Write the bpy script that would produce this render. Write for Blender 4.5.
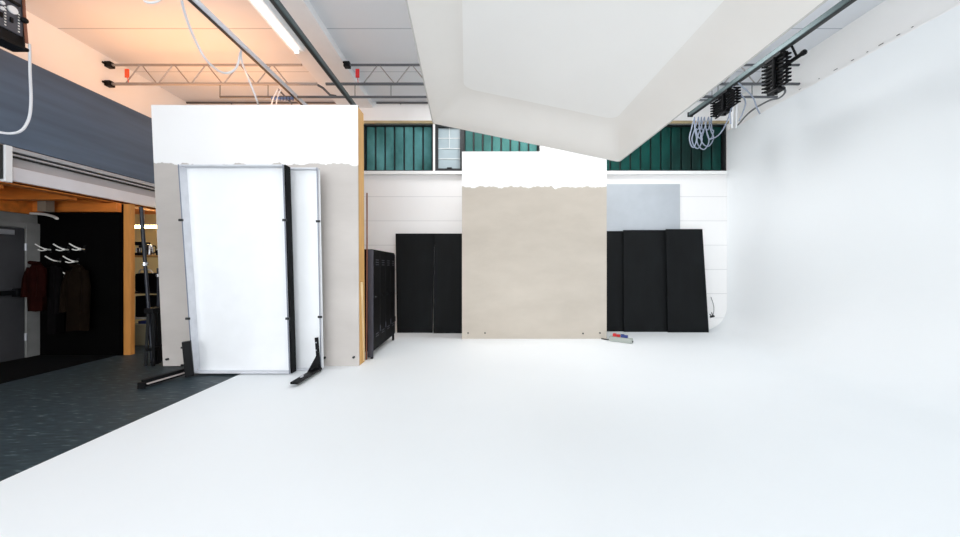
import bpy, bmesh, math, random
from mathutils import Vector, Matrix
random.seed(4)
for o in list(bpy.data.objects): bpy.data.objects.remove(o)
S = bpy.context.scene
COL = S.collection
F = 340.0; CX = 477.0; CY = 268.0; EYE = 1.5
R = math.radians

# ---------------------------------------------------------------- camera, world, big lights
cd = bpy.data.cameras.new('camera'); cam = bpy.data.objects.new('camera', cd); COL.objects.link(cam)
cam.location = (0, 0, EYE); cam.rotation_euler = (R(90), 0, 0)
cd.sensor_width = 36; cd.lens = F/960*36; cd.clip_start = .05; cd.clip_end = 100
cd.shift_x = 3/960; cd.shift_y = -.5/960
S.camera = cam
w = bpy.data.worlds.new('world'); S.world = w; w.use_nodes = True
w.node_tree.nodes['Background'].inputs[0].default_value = (.90, .96, 1, 1)
w.node_tree.nodes['Background'].inputs[1].default_value = .35
S.view_settings.view_transform = 'Standard'; S.view_settings.look = 'None'
S.view_settings.exposure = 0.06; S.view_settings.gamma = 1; S.view_settings.use_curve_mapping = False

def area(name, loc, rot, sx, sy, power, color=(1, 1, 1), spread=180):
    l = bpy.data.lights.new(name, 'AREA'); l.shape = 'RECTANGLE'; l.size = sx; l.size_y = sy
    l.energy = power; l.color = color; l.spread = R(spread)
    o = bpy.data.objects.new(name, l); COL.objects.link(o); o.location = loc; o.rotation_euler = rot
    return o
area('fill_behind_camera', (-.4, -6.8, 2.75), (R(90), 0, 0), 12, 5.2, 560, (.97, .985, 1))  # added unseen fill behind the camera, brightens the upright surfaces
area('fill_left_side', (-6.6, -3.6, 2.6), (R(90), 0, R(-68)), 5, 4.2, 230, (.96, .98, 1))  # added fill out of view at left, aimed to lift the right wall
area('overhead_fill_left', (-2.0, 1.2, 5.45), (0, 0, 0), 2.0, 4.5, 60, (1, .99, .98))  # added overhead fill, kept above the frame on the left side
area('overhead_fill_back', (1.3, 7.0, 5.47), (0, 0, 0), 3.6, .8, 110, (.99, .99, 1))  # added fill hidden by the softbox, evens out back wall and floor
area('overhead_fill_right', (3.2, 6.2, 5.47), (0, 0, 0), .7, 1.4, 45, (.98, .99, 1))  # second added fill behind the softbox, towards the far right
area('warm_uplight', (-5.0, 6.15, 4.42), (R(180), R(0), 0), 3.0, 2.2, 50, (1, .46, .19))

# ---------------------------------------------------------------- helpers
def lin(c): return tuple(((v/255)/12.92 if v/255 <= .04045 else ((v/255+.055)/1.055)**2.4) for v in c)
MATS = {}
def mat(name, rgb, rough=.6, metal=0., var=.06, scale=4., bump=.0, emit=None, estr=0, stretch=None, spec=.5):
    m = bpy.data.materials.new(name); m.use_nodes = True; nt = m.node_tree; N = nt.nodes; L = nt.links
    b = N['Principled BSDF']; c = lin(rgb)
    tc = N.new('ShaderNodeTexCoord'); mp = N.new('ShaderNodeMapping'); L.new(tc.outputs['Object'], mp.inputs[0])
    if stretch: mp.inputs['Scale'].default_value = stretch
    n = N.new('ShaderNodeTexNoise'); n.inputs['Scale'].default_value = scale; n.inputs['Detail'].default_value = 6
    L.new(mp.outputs[0], n.inputs['Vector'])
    cr = N.new('ShaderNodeValToRGB'); cr.color_ramp.elements[0].position = .3; cr.color_ramp.elements[1].position = .7
    cr.color_ramp.elements[0].color = tuple(max(0, x*(1-var)) for x in c)+(1,)
    cr.color_ramp.elements[1].color = tuple(min(1, x*(1+var)) for x in c)+(1,)
    L.new(n.outputs[0], cr.inputs[0]); L.new(cr.outputs[0], b.inputs['Base Color'])
    b.inputs['Roughness'].default_value = rough; b.inputs['Metallic'].default_value = metal; b.inputs['Specular IOR Level'].default_value = spec
    if bump:
        bp = N.new('ShaderNodeBump'); bp.inputs['Strength'].default_value = bump; bp.inputs['Distance'].default_value = .02
        L.new(n.outputs[0], bp.inputs['Height']); L.new(bp.outputs[0], b.inputs['Normal'])
    if emit:
        b.inputs['Emission Color'].default_value = tuple(lin(emit))+(1,); b.inputs['Emission Strength'].default_value = estr
    MATS[name] = m; return m

white_floor = mat('white_studio_paint', (240, 244, 246), .55, var=.012, scale=.6)
white_wall = mat('white_wall_paint', (243, 243, 242), .7, var=.02, scale=1)
beam_white = mat('beam_paint', (235, 236, 238), .7, var=.02)
fabric = mat('white_stretch_fabric', (238, 234, 229), .85, var=.02, scale=1.2)
fabric_in = mat('white_diffusion_fabric', (247, 245, 242), .85, var=.012, scale=1.0)
grey_sheet = mat('blue_grey_sheet', (88, 104, 124), .4, .25, var=.16, scale=2.2, stretch=(1, .25, 3))
lip_m = mat('dull_lip_metal', (128, 134, 148), .45, .3, var=.2, scale=3)
silver = mat('silver_aluminium', (186, 188, 194), .35, .6, var=.05, scale=6)
alu = mat('frame_aluminium', (214, 216, 222), .5, .1, var=.07, scale=9)
white_pl = mat('white_plastic', (236, 238, 240), .5, var=.02)
cable_w = mat('white_cable_rubber', (222, 224, 228), .5, var=.03)
black = mat('black_paint', (7, 8, 10), .6, spec=.1, var=.25, scale=3, stretch=(1, 1, .35))
black_board = mat('black_plywood_paint', (9, 12, 14), .7, spec=.2, var=.4, scale=5, stretch=(1, 1, .3))
black_wall = mat('black_wall_paint', (4, 4, 4), .9, spec=.05, var=.15)
black_metal = mat('black_metal', (9, 10, 13), .5, .0, spec=.2, var=.15)
locker_m = mat('locker_paint', (6, 6, 7), .6, .0, spec=.12, var=.2)
locker_edge = mat('locker_edge_metal', (62, 62, 72), .4, .3, var=.1)
pine = mat('pine_timber', (206, 158, 92), .6, var=.16, scale=5, stretch=(3, 3, .3))
orange_wood = mat('varnished_orange_timber', (214, 122, 46), .5, var=.22, scale=4, stretch=(.6, 3, 3))
track_m = mat('grey_green_track', (84, 98, 100), .4, .5, var=.1)
dark_m = mat('dark_gap', (28, 32, 34), .5, var=.1)
door_m = mat('grey_door_paint', (62, 62, 65), .6, spec=.2, var=.12, scale=2)
frame_m = mat('grey_frame_paint', (128, 128, 126), .7, var=.14, scale=4)
truss_m = mat('truss_metal', (150, 146, 144), .4, .35, var=.06)
pipe_m = mat('pipe_steel', (96, 98, 102), .4, .5, var=.1)
red_m = mat('red_plastic', (196, 30, 34), .4, var=.05)
orange_m = mat('orange_tag', (225, 84, 40), .5, var=.05)
blue_m = mat('blue_plastic', (42, 60, 130), .4, var=.08)
blue_cl = mat('blue_clamp_metal', (84, 110, 156), .4, .3, var=.1)
copper_m = mat('copper_brown_wood', (128, 76, 54), .5, var=.1)
grey_board = mat('pale_grey_board', (178, 184, 190), .7, var=.03)
cream = mat('cream_wall_paint', (226, 210, 160), .7, var=.04)
cream_box = mat('cream_card', (196, 190, 158), .7, var=.06)
chrome = mat('chrome', (190, 192, 196), .2, .9, var=.04)
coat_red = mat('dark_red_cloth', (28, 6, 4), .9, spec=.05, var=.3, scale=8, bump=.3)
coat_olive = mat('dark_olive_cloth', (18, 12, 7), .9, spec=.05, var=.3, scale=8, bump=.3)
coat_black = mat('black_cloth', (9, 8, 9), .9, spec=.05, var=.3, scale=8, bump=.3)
tube_em = mat('lit_tube', (255, 255, 255), .5, emit=(255, 252, 246), estr=5)
tube_warm = mat('lit_warm_tube', (255, 240, 205), .5, emit=(255, 222, 150), estr=26)
frost = mat('frosted_glass', (168, 184, 190), .35, var=.05, scale=3)
paper_w = mat('white_paper', (235, 235, 230), .7, var=.02)

# blocks / seams: brick node in world coordinates
def seam_mat(name, rgb, seam, bw, bh, mortar, plane, off=(0, 0), rough=.7, offset=0.0):
    m = bpy.data.materials.new(name); m.use_nodes = True; nt = m.node_tree; N = nt.nodes; L = nt.links
    g = N.new('ShaderNodeNewGeometry'); sp = N.new('ShaderNodeSeparateXYZ'); L.new(g.outputs['Position'], sp.inputs[0])
    cb = N.new('ShaderNodeCombineXYZ'); L.new(sp.outputs[plane[0]], cb.inputs[0]); L.new(sp.outputs[plane[1]], cb.inputs[1])
    mp = N.new('ShaderNodeMapping'); mp.inputs['Location'].default_value = (off[0], off[1], 0); L.new(cb.outputs[0], mp.inputs[0])
    br = N.new('ShaderNodeTexBrick'); L.new(mp.outputs[0], br.inputs['Vector'])
    br.inputs['Scale'].default_value = 1; br.inputs['Brick Width'].default_value = bw; br.inputs['Row Height'].default_value = bh
    br.inputs['Mortar Size'].default_value = mortar; br.inputs['Mortar Smooth'].default_value = .1; br.offset = offset
    br.inputs['Color1'].default_value = lin(rgb)+(1,); br.inputs['Color2'].default_value = lin(tuple(v-2 for v in rgb))+(1,)
    br.inputs['Mortar'].default_value = lin(seam)+(1,)
    b = N['Principled BSDF']; L.new(br.outputs['Color'], b.inputs['Base Color']); b.inputs['Roughness'].default_value = rough
    return m
block_wall = seam_mat('white_block_wall', (244, 243, 242), (205, 205, 205), 60, .585, .005, (0, 2), (30, -.2965), offset=0)
ceil_mat = seam_mat('ceiling_panels', (226, 229, 234), (176, 182, 190), 60, 1.25, .010, (0, 1), (30, -5.68+1.25*4))

def floor_mat():
    m = bpy.data.materials.new('blue_grey_vinyl'); m.use_nodes = True; nt = m.node_tree; N = nt.nodes; L = nt.links
    b = N['Principled BSDF']; g = N.new('ShaderNodeNewGeometry')
    mp = N.new('ShaderNodeMapping'); mp.inputs['Scale'].default_value = (2.2, 11, 1); L.new(g.outputs['Position'], mp.inputs[0])
    mp.inputs['Rotation'].default_value = (0, 0, R(18))
    n = N.new('ShaderNodeTexNoise'); n.inputs['Scale'].default_value = 3; n.inputs['Detail'].default_value = 8; L.new(mp.outputs[0], n.inputs['Vector'])
    cr = N.new('ShaderNodeValToRGB'); E = cr.color_ramp.elements
    E[0].position = .30; E[0].color = lin((34, 44, 50))+(1,); E[1].position = .60; E[1].color = lin((52, 66, 72))+(1,)
    e = E.new(.70); e.color = lin((98, 112, 116))+(1,); e = E.new(.78); e.color = lin((142, 152, 154))+(1,)
    L.new(n.outputs[0], cr.inputs[0]); L.new(cr.outputs[0], b.inputs['Base Color']); b.inputs['Roughness'].default_value = .5
    b.inputs['Specular IOR Level'].default_value = .3
    return m
vinyl = floor_mat()

def plaster_mat(name, rgb, edge_z, seed):
    """bare cement below, white paint above with a ragged edge"""
    m = bpy.data.materials.new(name); m.use_nodes = True; nt = m.node_tree; N = nt.nodes; L = nt.links
    b = N['Principled BSDF']; g = N.new('ShaderNodeNewGeometry'); sp = N.new('ShaderNodeSeparateXYZ'); L.new(g.outputs['Position'], sp.inputs[0])
    mp = N.new('ShaderNodeMapping'); mp.inputs['Location'].default_value = (seed, 0, 0); L.new(g.outputs['Position'], mp.inputs[0])
    n1 = N.new('ShaderNodeTexNoise'); n1.inputs['Scale'].default_value = 5; n1.inputs['Detail'].default_value = 8; L.new(mp.outputs[0], n1.inputs['Vector'])
    ma = N.new('ShaderNodeMath'); ma.operation = 'MULTIPLY_ADD'; ma.inputs[1].default_value = .22; L.new(n1.outputs[0], ma.inputs[0]); L.new(sp.outputs[2], ma.inputs[2])
    gt = N.new('ShaderNodeMapRange'); gt.inputs['From Min'].default_value = edge_z+.11-.006; gt.inputs['From Max'].default_value = edge_z+.11+.006
    L.new(ma.outputs[0], gt.inputs['Value'])
    n2 = N.new('ShaderNodeTexNoise'); n2.inputs['Scale'].default_value = .55; n2.inputs['Detail'].default_value = 9; n2.inputs['Roughness'].default_value = .6
    mp2 = N.new('ShaderNodeMapping'); mp2.inputs['Rotation'].default_value = (0, R(25), 0); mp2.inputs['Scale'].default_value = (1, 1, 2.2); L.new(mp.outputs[0], mp2.inputs[0]); L.new(mp2.outputs[0], n2.inputs['Vector'])
    cr = N.new('ShaderNodeValToRGB'); E = cr.color_ramp.elements
    E[0].position = .3; E[0].color = lin(tuple(v-11 for v in rgb))+(1,); E[1].position = .7; E[1].color = lin(tuple(v+7 for v in rgb))+(1,)
    L.new(n2.outputs[0], cr.inputs[0])
    mx = N.new('ShaderNodeMix'); mx.data_type = 'RGBA'; L.new(gt.outputs[0], mx.inputs[0]); L.new(cr.outputs[0], mx.inputs[6]); mx.inputs[7].default_value = lin((248, 248, 248))+(1,)
    L.new(mx.outputs[2], b.inputs['Base Color']); b.inputs['Roughness'].default_value = .8
    bp = N.new('ShaderNodeBump'); bp.inputs['Strength'].default_value = .12; bp.inputs['Distance'].default_value = .01; L.new(n2.outputs[0], bp.inputs['Height']); L.new(bp.outputs[0], b.inputs['Normal'])
    return m

def glass_slat_mat(c0, c1):
    m = bpy.data.materials.new('green_profiled_glass'); m.use_nodes = True; nt = m.node_tree; N = nt.nodes; L = nt.links
    b = N['Principled BSDF']; g = N.new('ShaderNodeNewGeometry')
    n = N.new('ShaderNodeTexNoise'); n.inputs['Scale'].default_value = 1.6; n.inputs['Detail'].default_value = 5
    mp = N.new('ShaderNodeMapping'); mp.inputs['Scale'].default_value = (1, 1, .6); L.new(g.outputs['Position'], mp.inputs[0]); L.new(mp.outputs[0], n.inputs['Vector'])
    cr = N.new('ShaderNodeValToRGB'); E = cr.color_ramp.elements
    E[0].position = .35; E[0].color = lin(c0)+(1,); E[1].position = .65; E[1].color = lin(c1)+(1,)
    L.new(n.outputs[0], cr.inputs[0]); L.new(cr.outputs[0], b.inputs['Base Color']); b.inputs['Roughness'].default_value = .45; b.inputs['Specular IOR Level'].default_value = .2
    return m
slat_1 = glass_slat_mat((40, 92, 90), (92, 152, 154)); slat_2 = glass_slat_mat((40, 92, 88), (66, 122, 118)); slat_3 = glass_slat_mat((3, 38, 34), (10, 70, 64))

def box(bm, x0, x1, y0, y1, z0, z1, bev=0, M=None):
    t = bmesh.new(); bmesh.ops.create_cube(t, size=1)
    for v in t.verts: v.co = Vector(((x0+x1)/2+v.co.x*(x1-x0), (y0+y1)/2+v.co.y*(y1-y0), (z0+z1)/2+v.co.z*(z1-z0)))
    if bev: bmesh.ops.bevel(t, geom=t.edges[:], offset=bev, segments=2, affect='EDGES', profile=.6)
    if M is not None: t.transform(M)
    me = bpy.data.meshes.new('t'); t.to_mesh(me); t.free(); bm.from_mesh(me); bpy.data.meshes.remove(me)
def bar(bm, a, b, w, h=None, bev=0):
    """rectangular bar from a to b"""
    a = Vector(a); b = Vector(b); h = h or w; d = b-a; L = d.length
    q = d.to_track_quat('Z', 'X' if abs(d.normalized().x) < .9 else 'Y').to_matrix().to_4x4()
    box(bm, -w/2, w/2, -h/2, h/2, 0, L, bev, Matrix.Translation(a) @ q)
def rod(bm, a, b, r, seg=10, r2=None):
    a = Vector(a); b = Vector(b); d = b-a
    M = Matrix.Translation((a+b)/2) @ d.to_track_quat('Z', 'Y').to_matrix().to_4x4()
    bmesh.ops.create_cone(bm, cap_ends=True, segments=seg, radius1=r, radius2=(r if r2 is None else r2), depth=d.length, matrix=M)
def ball(bm, c, r, sc=(1, 1, 1)):
    bmesh.ops.create_uvsphere(bm, u_segments=14, v_segments=9, radius=r, matrix=Matrix.Translation(c) @ Matrix.Diagonal((sc[0], sc[1], sc[2], 1)))
def spline(pts, n=10):
    P = [Vector(p) for p in pts]; P = [P[0]*2-P[1]]+P+[P[-1]*2-P[-2]]; out = []
    for i in range(1, len(P)-2):
        for k in range(n):
            t = k/n; a, b, c, d = P[i-1:i+3]
            out.append(.5*((2*b)+(c-a)*t+(2*a-5*b+4*c-d)*t*t+(3*b-a-3*c+d)*t**3))
    out.append(P[-2]); return out
def tube(bm, pts, r, seg=7, smooth=True, n=9):
    P = spline(pts, n) if smooth else [Vector(p) for p in pts]
    rings = []; up = Vector((.3, .2, 1)).normalized()
    for i, p in enumerate(P):
        t = (P[min(i+1, len(P)-1)]-P[max(i-1, 0)]).normalized()
        s = t.cross(up); s = s.normalized() if s.length > .02 else Vector((1, 0, 0)); u = s.cross(t).normalized()
        rings.append([bm.verts.new(p+s*math.cos(2*math.pi*k/seg)*r+u*math.sin(2*math.pi*k/seg)*r) for k in range(seg)])
    for a, b in zip(rings, rings[1:]):
        for k in range(seg): bm.faces.new((a[k], a[(k+1) % seg], b[(k+1) % seg], b[k]))
    bm.faces.new(rings[0]); bm.faces.new(rings[-1][::-1])
def hexa(bm, c):
    """8 corners: bottom 4 (ccw) then top 4"""
    v = [bm.verts.new(p) for p in c]
    for f in ((3, 2, 1, 0), (4, 5, 6, 7), (0, 1, 5, 4), (1, 2, 6, 5), (2, 3, 7, 6), (3, 0, 4, 7)): bm.faces.new([v[i] for i in f])
def P(px, py, Y): return Vector(((px-CX)/F*Y, Y, EYE+(CY-py)/F*Y))

def obj(name, bm, m, parent=None, smooth=False):
    bmesh.ops.recalc_face_normals(bm, faces=bm.faces)
    me = bpy.data.meshes.new(name)
    o = bpy.data.objects.new(name, me); COL.objects.link(o)
    if parent:
        off = Vector((0, 0, 0)); q = parent
        while q: off += q.location; q = q.parent
        bmesh.ops.translate(bm, verts=bm.verts, vec=-off); o.parent = parent
    bm.to_mesh(me); bm.free()
    me.materials.append(m)
    if smooth:
        for p in me.polygons: p.use_smooth = True
        try: me.set_sharp_from_angle(angle=R(40))
        except Exception: pass
    return o
def mk(fn):
    bm = bmesh.new(); fn(bm); return bm
def struct(name, bm, m, smooth=False, parent=None):
    o = obj(name, bm, m, parent, smooth)
    if not parent: o['kind'] = 'structure'
    return o
def thing(name, label, cat, loc, group=None):
    o = bpy.data.objects.new(name, None); COL.objects.link(o); o.location = loc; o.empty_display_size = .1
    o['label'] = label; o['category'] = cat
    if group: o['group'] = group
    return o
def tag(o, label, cat, group=None):
    o['label'] = label; o['category'] = cat
    if group: o['group'] = group
    # origin at base
    me = o.data; xs = [v.co for v in me.vertices]
    c = Vector((sum(v.x for v in xs)/len(xs), sum(v.y for v in xs)/len(xs), min(v.z for v in xs)))
    me.transform(Matrix.Translation(-c)); o.location = c
    return o
def B(*a, **k):
    bm = bmesh.new(); box(bm, *a, **k); return bm

# ================================================================ SETTING
YB = 8.2; CEIL = 5.5; XS = -6.2; XU = -7.0; XR = 6.03
FX = -3.35      # left edge of the white painted floor
# dark floor
struct('floor', B(-9.5, FX+.2, -7, YB+.2, -.12, -.012), vinyl)
bm = bmesh.new(); box(bm, FX, XR-1.3, -7, YB, -.2, 0, 0)
struct('floor', bm, white_floor)
# cyclorama: cove and upright wall on the right
TOPZ = EYE+.545*XR
bm = bmesh.new(); rings = []
for yy in [-7, 0, 3, 5, 5.5, 6, 6.4, 6.8, 7.1, 7.4, 7.7, 8.0, YB]:
    t = min(1, max(0, (yy-5.2)/2.5)); t = t*t*(3-2*t); RC = 1.25*(1-t)+.58*t
    prof = [(XR-1.3, 0)]+[(XR-RC+RC*math.sin(k/20*math.pi/2), RC-RC*math.cos(k/20*math.pi/2)) for k in range(0, 21)]
    prof += [(XR, TOPZ), (XR+.06, TOPZ), (XR+.06, -.2), (XR-1.3, -.2)]
    rings.append([bm.verts.new((x, yy, z)) for x, z in prof])
n = len(prof)
for A, C in zip(rings, rings[1:]):
    for i in range(n): bm.faces.new((A[i], A[(i+1) % n], C[(i+1) % n], C[i]))
bm.faces.new(rings[0]); bm.faces.new(rings[-1][::-1])
struct('wall_right', bm, white_floor, smooth=True)
struct('wall_right', B(XR+.07, XR+.3, -7, YB+.3, 0, CEIL), white_wall)
# dark screw holes just above the cyclorama's top edge
bm = mk(lambda b: box(b, XR, XR+.07, -7, YB-.02, TOPZ-.0, TOPZ+.03, .004))
t1 = struct('trim_1', bm, white_wall)
bm = bmesh.new()
for i, yy in enumerate([4.75, 4.9, 5.1, 5.3, 5.5, 5.75, 6.05, 6.4]):
    box(bm, XR+.062, XR+.0695, yy, yy+.02+.02*(i % 3), TOPZ+.085, TOPZ+.092)
struct('screw_holes', bm, dark_m, parent=t1)

# back wall with the window band
WZ0, WZ1 = EYE+(CY-171)/F*YB, EYE+(CY-123.5)/F*YB
def bx(px): return (px-CX)/F*YB
bm = bmesh.new()
wl, wr = bx(362), bx(727.5)
box(bm, -9.5, XR+.3, YB, YB+.25, -.2, WZ0)
box(bm, -9.5, XR+.3, YB, YB+.25, WZ1, CEIL)
box(bm, -9.5, wl, YB, YB+.25, WZ0, WZ1)
box(bm, wr, XR+.3, YB, YB+.25, WZ0, WZ1)
box(bm, bx(540), bx(600), YB, YB+.25, WZ0, WZ1)
struct('wall_back', bm, block_wall)
# window ledge
struct('trim_2', B(wl, wr-.07, YB-.09, YB, WZ0-.1, WZ0-.02, .008), white_wall)
struct('trim_3', B(wl, wr, YB-.05, YB, WZ1-.01, WZ1+.05, .006), mat('sandy_timber_lintel', (176, 158, 122), .7, var=.25, scale=6, stretch=(.5, 1, 4)))

def window(name, x0, x1, nsl, sm):
    fr = bmesh.new(); y0 = YB+.04; y1 = YB+.16; t = .03
    box(fr, x0, x0+t, y0, y1, WZ0, WZ1, .004); box(fr, x1-t, x1, y0, y1, WZ0, WZ1, .004)
    box(fr, x0+t, x1-t, y0, y1, WZ0, WZ0+t, .004); box(fr, x0+t, x1-t, y0, y1, WZ1-t, WZ1, .004)
    box(fr, x0, x1, YB+.2, YB+.24, WZ0, WZ1)
    o = struct(name, fr, dark_m)
    ww = (x1-x0-2*t)/nsl
    for i in range(nsl):
        a = x0+t+i*ww+.02; b_ = a+ww-.04; sb = bmesh.new()
        # shallow U profile glass plank
        pr = [(a, .15), (a+.008, .14), (b_-.008, .14), (b_, .15), (b_, .19), (a, .19)]
        lo = [sb.verts.new((x, YB+y, WZ0+t)) for x, y in pr]; hi = [sb.verts.new((x, YB+y, WZ1-t)) for x, y in pr]
        for k in range(6): sb.faces.new((lo[k], lo[(k+1) % 6], hi[(k+1) % 6], hi[k]))
        sb.faces.new(lo); sb.faces.new(hi)
        obj('glass_plank', sb, sm, o)
    return o
window('window_1', wl+.02, bx(433), 7, slat_1)
window('window_2', bx(463), bx(540), 8, slat_2)
window('window_3', bx(601), wr, 12, slat_3)
struct('trim_4', B(bx(433), bx(435), YB-.02, YB+.2, WZ0, WZ1, .005), white_wall)
# opening casement with frosted panes
fr = bmesh.new(); x0, x1 = bx(435), bx(463); t = .07
box(fr, x0, x0+t, YB+.02, YB+.14, WZ0, WZ1, .005); box(fr, x1-t, x1, YB+.02, YB+.14, WZ0, WZ1, .005)
box(fr, x0+t, x1-t, YB+.02, YB+.14, WZ0, WZ0+t, .005); box(fr, x0+t, x1-t, YB+.02, YB+.14, WZ1-t, WZ1, .005)
box(fr, x0, x1, YB+.2, YB+.24, WZ0, WZ1)
wo = struct('window_4', fr, dark_m)
h4 = (WZ1-WZ0-2*t)/4
for i in range(4):
    obj('pane', B(x0+t, x1-t, YB+.10, YB+.12, WZ0+t+i*h4+.006, WZ0+t+(i+1)*h4-.006), frost, wo)
gb = bmesh.new()
for i in range(1, 4): box(gb, x0+t, x1-t, YB+.085, YB+.1, WZ0+t+i*h4-.009, WZ0+t+i*h4+.009)
xm = (x0+x1)/2; box(gb, xm-.006, xm+.006, YB+.084, YB+.099, WZ0+t+2*h4, WZ1-t)
obj('glazing_bars', gb, mat('pale_bar', (226, 230, 230), .5), wo)
obj('window_handle', mk(lambda b: (box(b, xm-.05, xm+.07, YB+.0, YB+.03, WZ0+t-.01, WZ0+t+.02, .004), rod(b, (xm, YB+.03, WZ0+t+.005), (xm, YB+.06, WZ0+t+.005), .012))), black_metal, wo)

# ceiling and roof beam
struct('ceiling', B(-9.5, XR+.3, -7, YB+.25, CEIL, CEIL+.2), ceil_mat)
HB = 3.86
bxl, bxr = -HB/1.165, -HB/1.54
struct('trim_5', B(bxl, bxr, -7, YB, EYE+HB, CEIL, .01), beam_white)
# upper left wall, above the shutter housing
struct('wall_left', B(XU-.2, XU, -7, YB, 2.8, CEIL), white_wall)
struct('wall_front', B(-9.5, XR+.3, -7.2, -7, -.2, CEIL), white_wall)

# ---- room behind the shutter
XD = -7.6; YD = 5.88
struct('wall_left', B(XD-.2, XD, -1, YD, -.02, 2.41), frame_m)
struct('trim_12', B(XD-.2, XD+.03, -1, YD, 2.415, 2.785, .004), orange_wood)
struct('wall_back', B(XD-.2, -6.14, YD, YD+.12, -.02, 2.61), black_wall)
struct('wall_back', B(-9.5, -5.1, YB-.05, YB-.005, -.02, 2.8), cream)
struct('ceiling', B(-9.5, XU+.0, -1, YB-.05, 2.79, 2.85), orange_wood)
struct('ceiling', B(XU, XS-.22, -1, YB-.05, 2.79, 2.83), orange_wood)
# timber framing under that ceiling
struct('trim_6', B(-6.42, -6.22, -1, YB-.06, 2.62, 2.785, .006), orange_wood)
for i, yy in enumerate([3.6, 4.5, 5.35]):
    struct('trim_%d' % (7+i), B(XD, -6.43, yy, yy+.12, 2.58, 2.785, .006), orange_wood)
struct('trim_10', B(XD+.03, -6.14, YD-.09, YD-.005, 2.46, 2.61, .006), orange_wood)
struct('trim_13', B(XD+.03, -6.43, YD-.08, YD+.12, 2.612, 2.785, .004), orange_wood)
struct('trim_11', B(-6.135, -6.015, YD+.02, YD+.10, -.012, 2.61, .006), mat('orange_pine_post', (198, 134, 64), .6, var=.18, scale=5, stretch=(3, 3, .3)))
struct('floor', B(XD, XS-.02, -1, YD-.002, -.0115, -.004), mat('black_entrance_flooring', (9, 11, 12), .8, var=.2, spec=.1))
# grey door on the left wall
dz = 2.16
d1 = struct('door_1', B(XD, XD+.04, 4.55, 5.68, .0, dz, .006), door_m)
obj('door_frame', mk(lambda b: (box(b, XD, XD+.06, 5.69, 5.87, 0, dz+.1, .006), box(b, XD, XD+.06, 4.3, 5.69, dz+.01, dz+.1, .006))), frame_m, d1)
obj('window_strip', B(XD+.041, XD+.055, 4.7, 5.55, 2.04, 2.12, .003), silver, d1)
obj('push_bar', mk(lambda b: (box(b, XD+.04, XD+.11, 4.6, 5.6, 1.06, 1.14, .01), box(b, XD+.04, XD+.13, 5.52, 5.62, 1.03, 1.17, .01))), black_metal, d1)
for z in (.35, 1.85): obj('hinge', mk(lambda b: rod(b, (XD+.06, 5.68, z-.06), (XD+.06, 5.68, z+.06), .016)), silver, d1)

# ================================================================ SHUTTER
G0, G1 = EYE+.262*6.2, EYE+.461*6.2
S0 = EYE+.187*6.2
sh = thing('roller_shutter', 'rolled-up industrial shutter, blue-grey housing with silver bottom rail over the doorway', 'shutter', (XS-.3, 3, S0))
obj('housing', B(XU+.005, XS, -.6, 8.05, G0, G1, .01), grey_sheet, sh)
obj('cover_rail', B(XS-.10, XS+.03, -.6, 8.05, G0-.075, G0-.015, .006), silver, sh)
obj('seal_strip', B(XS-.11, XS-.01, -.6, 8.05, G0-.14, G0-.08, .004), dark_m, sh)
obj('cover_rail', B(XS-.10, XS+.015, -.6, 8.05, G0-.125, G0-.10, .004), silver, sh)
obj('curtain', B(XS-.16, XS-.055, -.6, 8.05, S0+.04, G0-.14, .004), mat('shutter_curtain', (178, 174, 176), .5, .1, var=.04), sh)
obj('bottom_rail', mk(lambda b: (box(b, XS-.14, XS+.02, -.6, 8.05, S0+.0, S0+.19, .01))), mat('white_bottom_rail', (222, 222, 228), .45, .15, var=.03), sh)
obj('weather_seal', B(XS-.09, XS-.02, -.6, 8.05, S0-.03, S0-.002, .004), dark_m, sh)
bk = obj('bracket', B(XS-.02, XS+.05, 4.43, 4.505, S0-.03, G0-.015, .008), white_pl, sh)
obj('bracket_gap', B(XS-.03, XS+.034, 4.39, 4.425, S0, G0-.02, .004), dark_m, sh)

# ================================================================ STAGE FLATS
# left flat leans slightly towards the camera
lf = thing('stage_flat', 'tall bare-plaster studio wall flat with white painted top, behind the metal frames', 'studio flat', (-3.3, 5.3, 0))
pl_left = plaster_mat('left_flat_plaster', (194, 188, 183), 3.07, 3.0)
def leaned(px0b, px1b, px0t, px1t, yb, yt, pyt, th, z0=.0):
    z1 = EYE+(CY-pyt)/F*yt
    a = (px0b-CX)/F*yb; b = (px1b-CX)/F*yb; c = (px0t-CX)/F*yt; d = (px1t-CX)/F*yt
    return [(a, yb, z0), (b, yb, z0), (b, yb+th, z0), (a, yb+th, z0), (c, yt, z1), (d, yt, z1), (d, yt+th, z1), (c, yt+th, z1)]
bm = bmesh.new(); hexa(bm, leaned(163, 359, 151, 357.5, 5.2, 5.1, 105, .025)); obj('panel', bm, pl_left, lf)
bm = bmesh.new(); hexa(bm, [(x, y+.026, z) for x, y, z in leaned(356.2, 358.8, 354.8, 357.2, 5.2, 5.1, 105.5, .26)])
obj('timber_frame', bm, pine, lf)
for k in range(3):
    bm = bmesh.new(); zc = .05+k*1.85
    yy = 5.235-.1*zc/4
    box(bm, -4.75, -1.88, yy+.01, yy+.10, zc, zc+.09, .004); obj('cross_batten', bm, pine, lf)
bm = bmesh.new(); hexa(bm, [(x, y+.026, z) for x, y, z in leaned(163.5, 166, 151.5, 154, 5.2, 5.1, 105.5, .1)]); obj('timber_frame', bm, pine, lf)
bm = bmesh.new(); bar(bm, (-1.815, 5.42, .02), (-1.80, 5.28, 1.28), .035, .05, .003); obj('brace', bm, mat('pale_batten', (222, 196, 150), .6, var=.1, scale=5), lf)
for px, py in ((168, 359), (325, 357.5), (354, 357)):
    p = P(px, py, 5.195); bm = bmesh.new(); rod(bm, (p.x, 5.165, p.z), (p.x, 5.20, p.z), .018); obj('bolt', bm, dark_m, lf)

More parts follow.
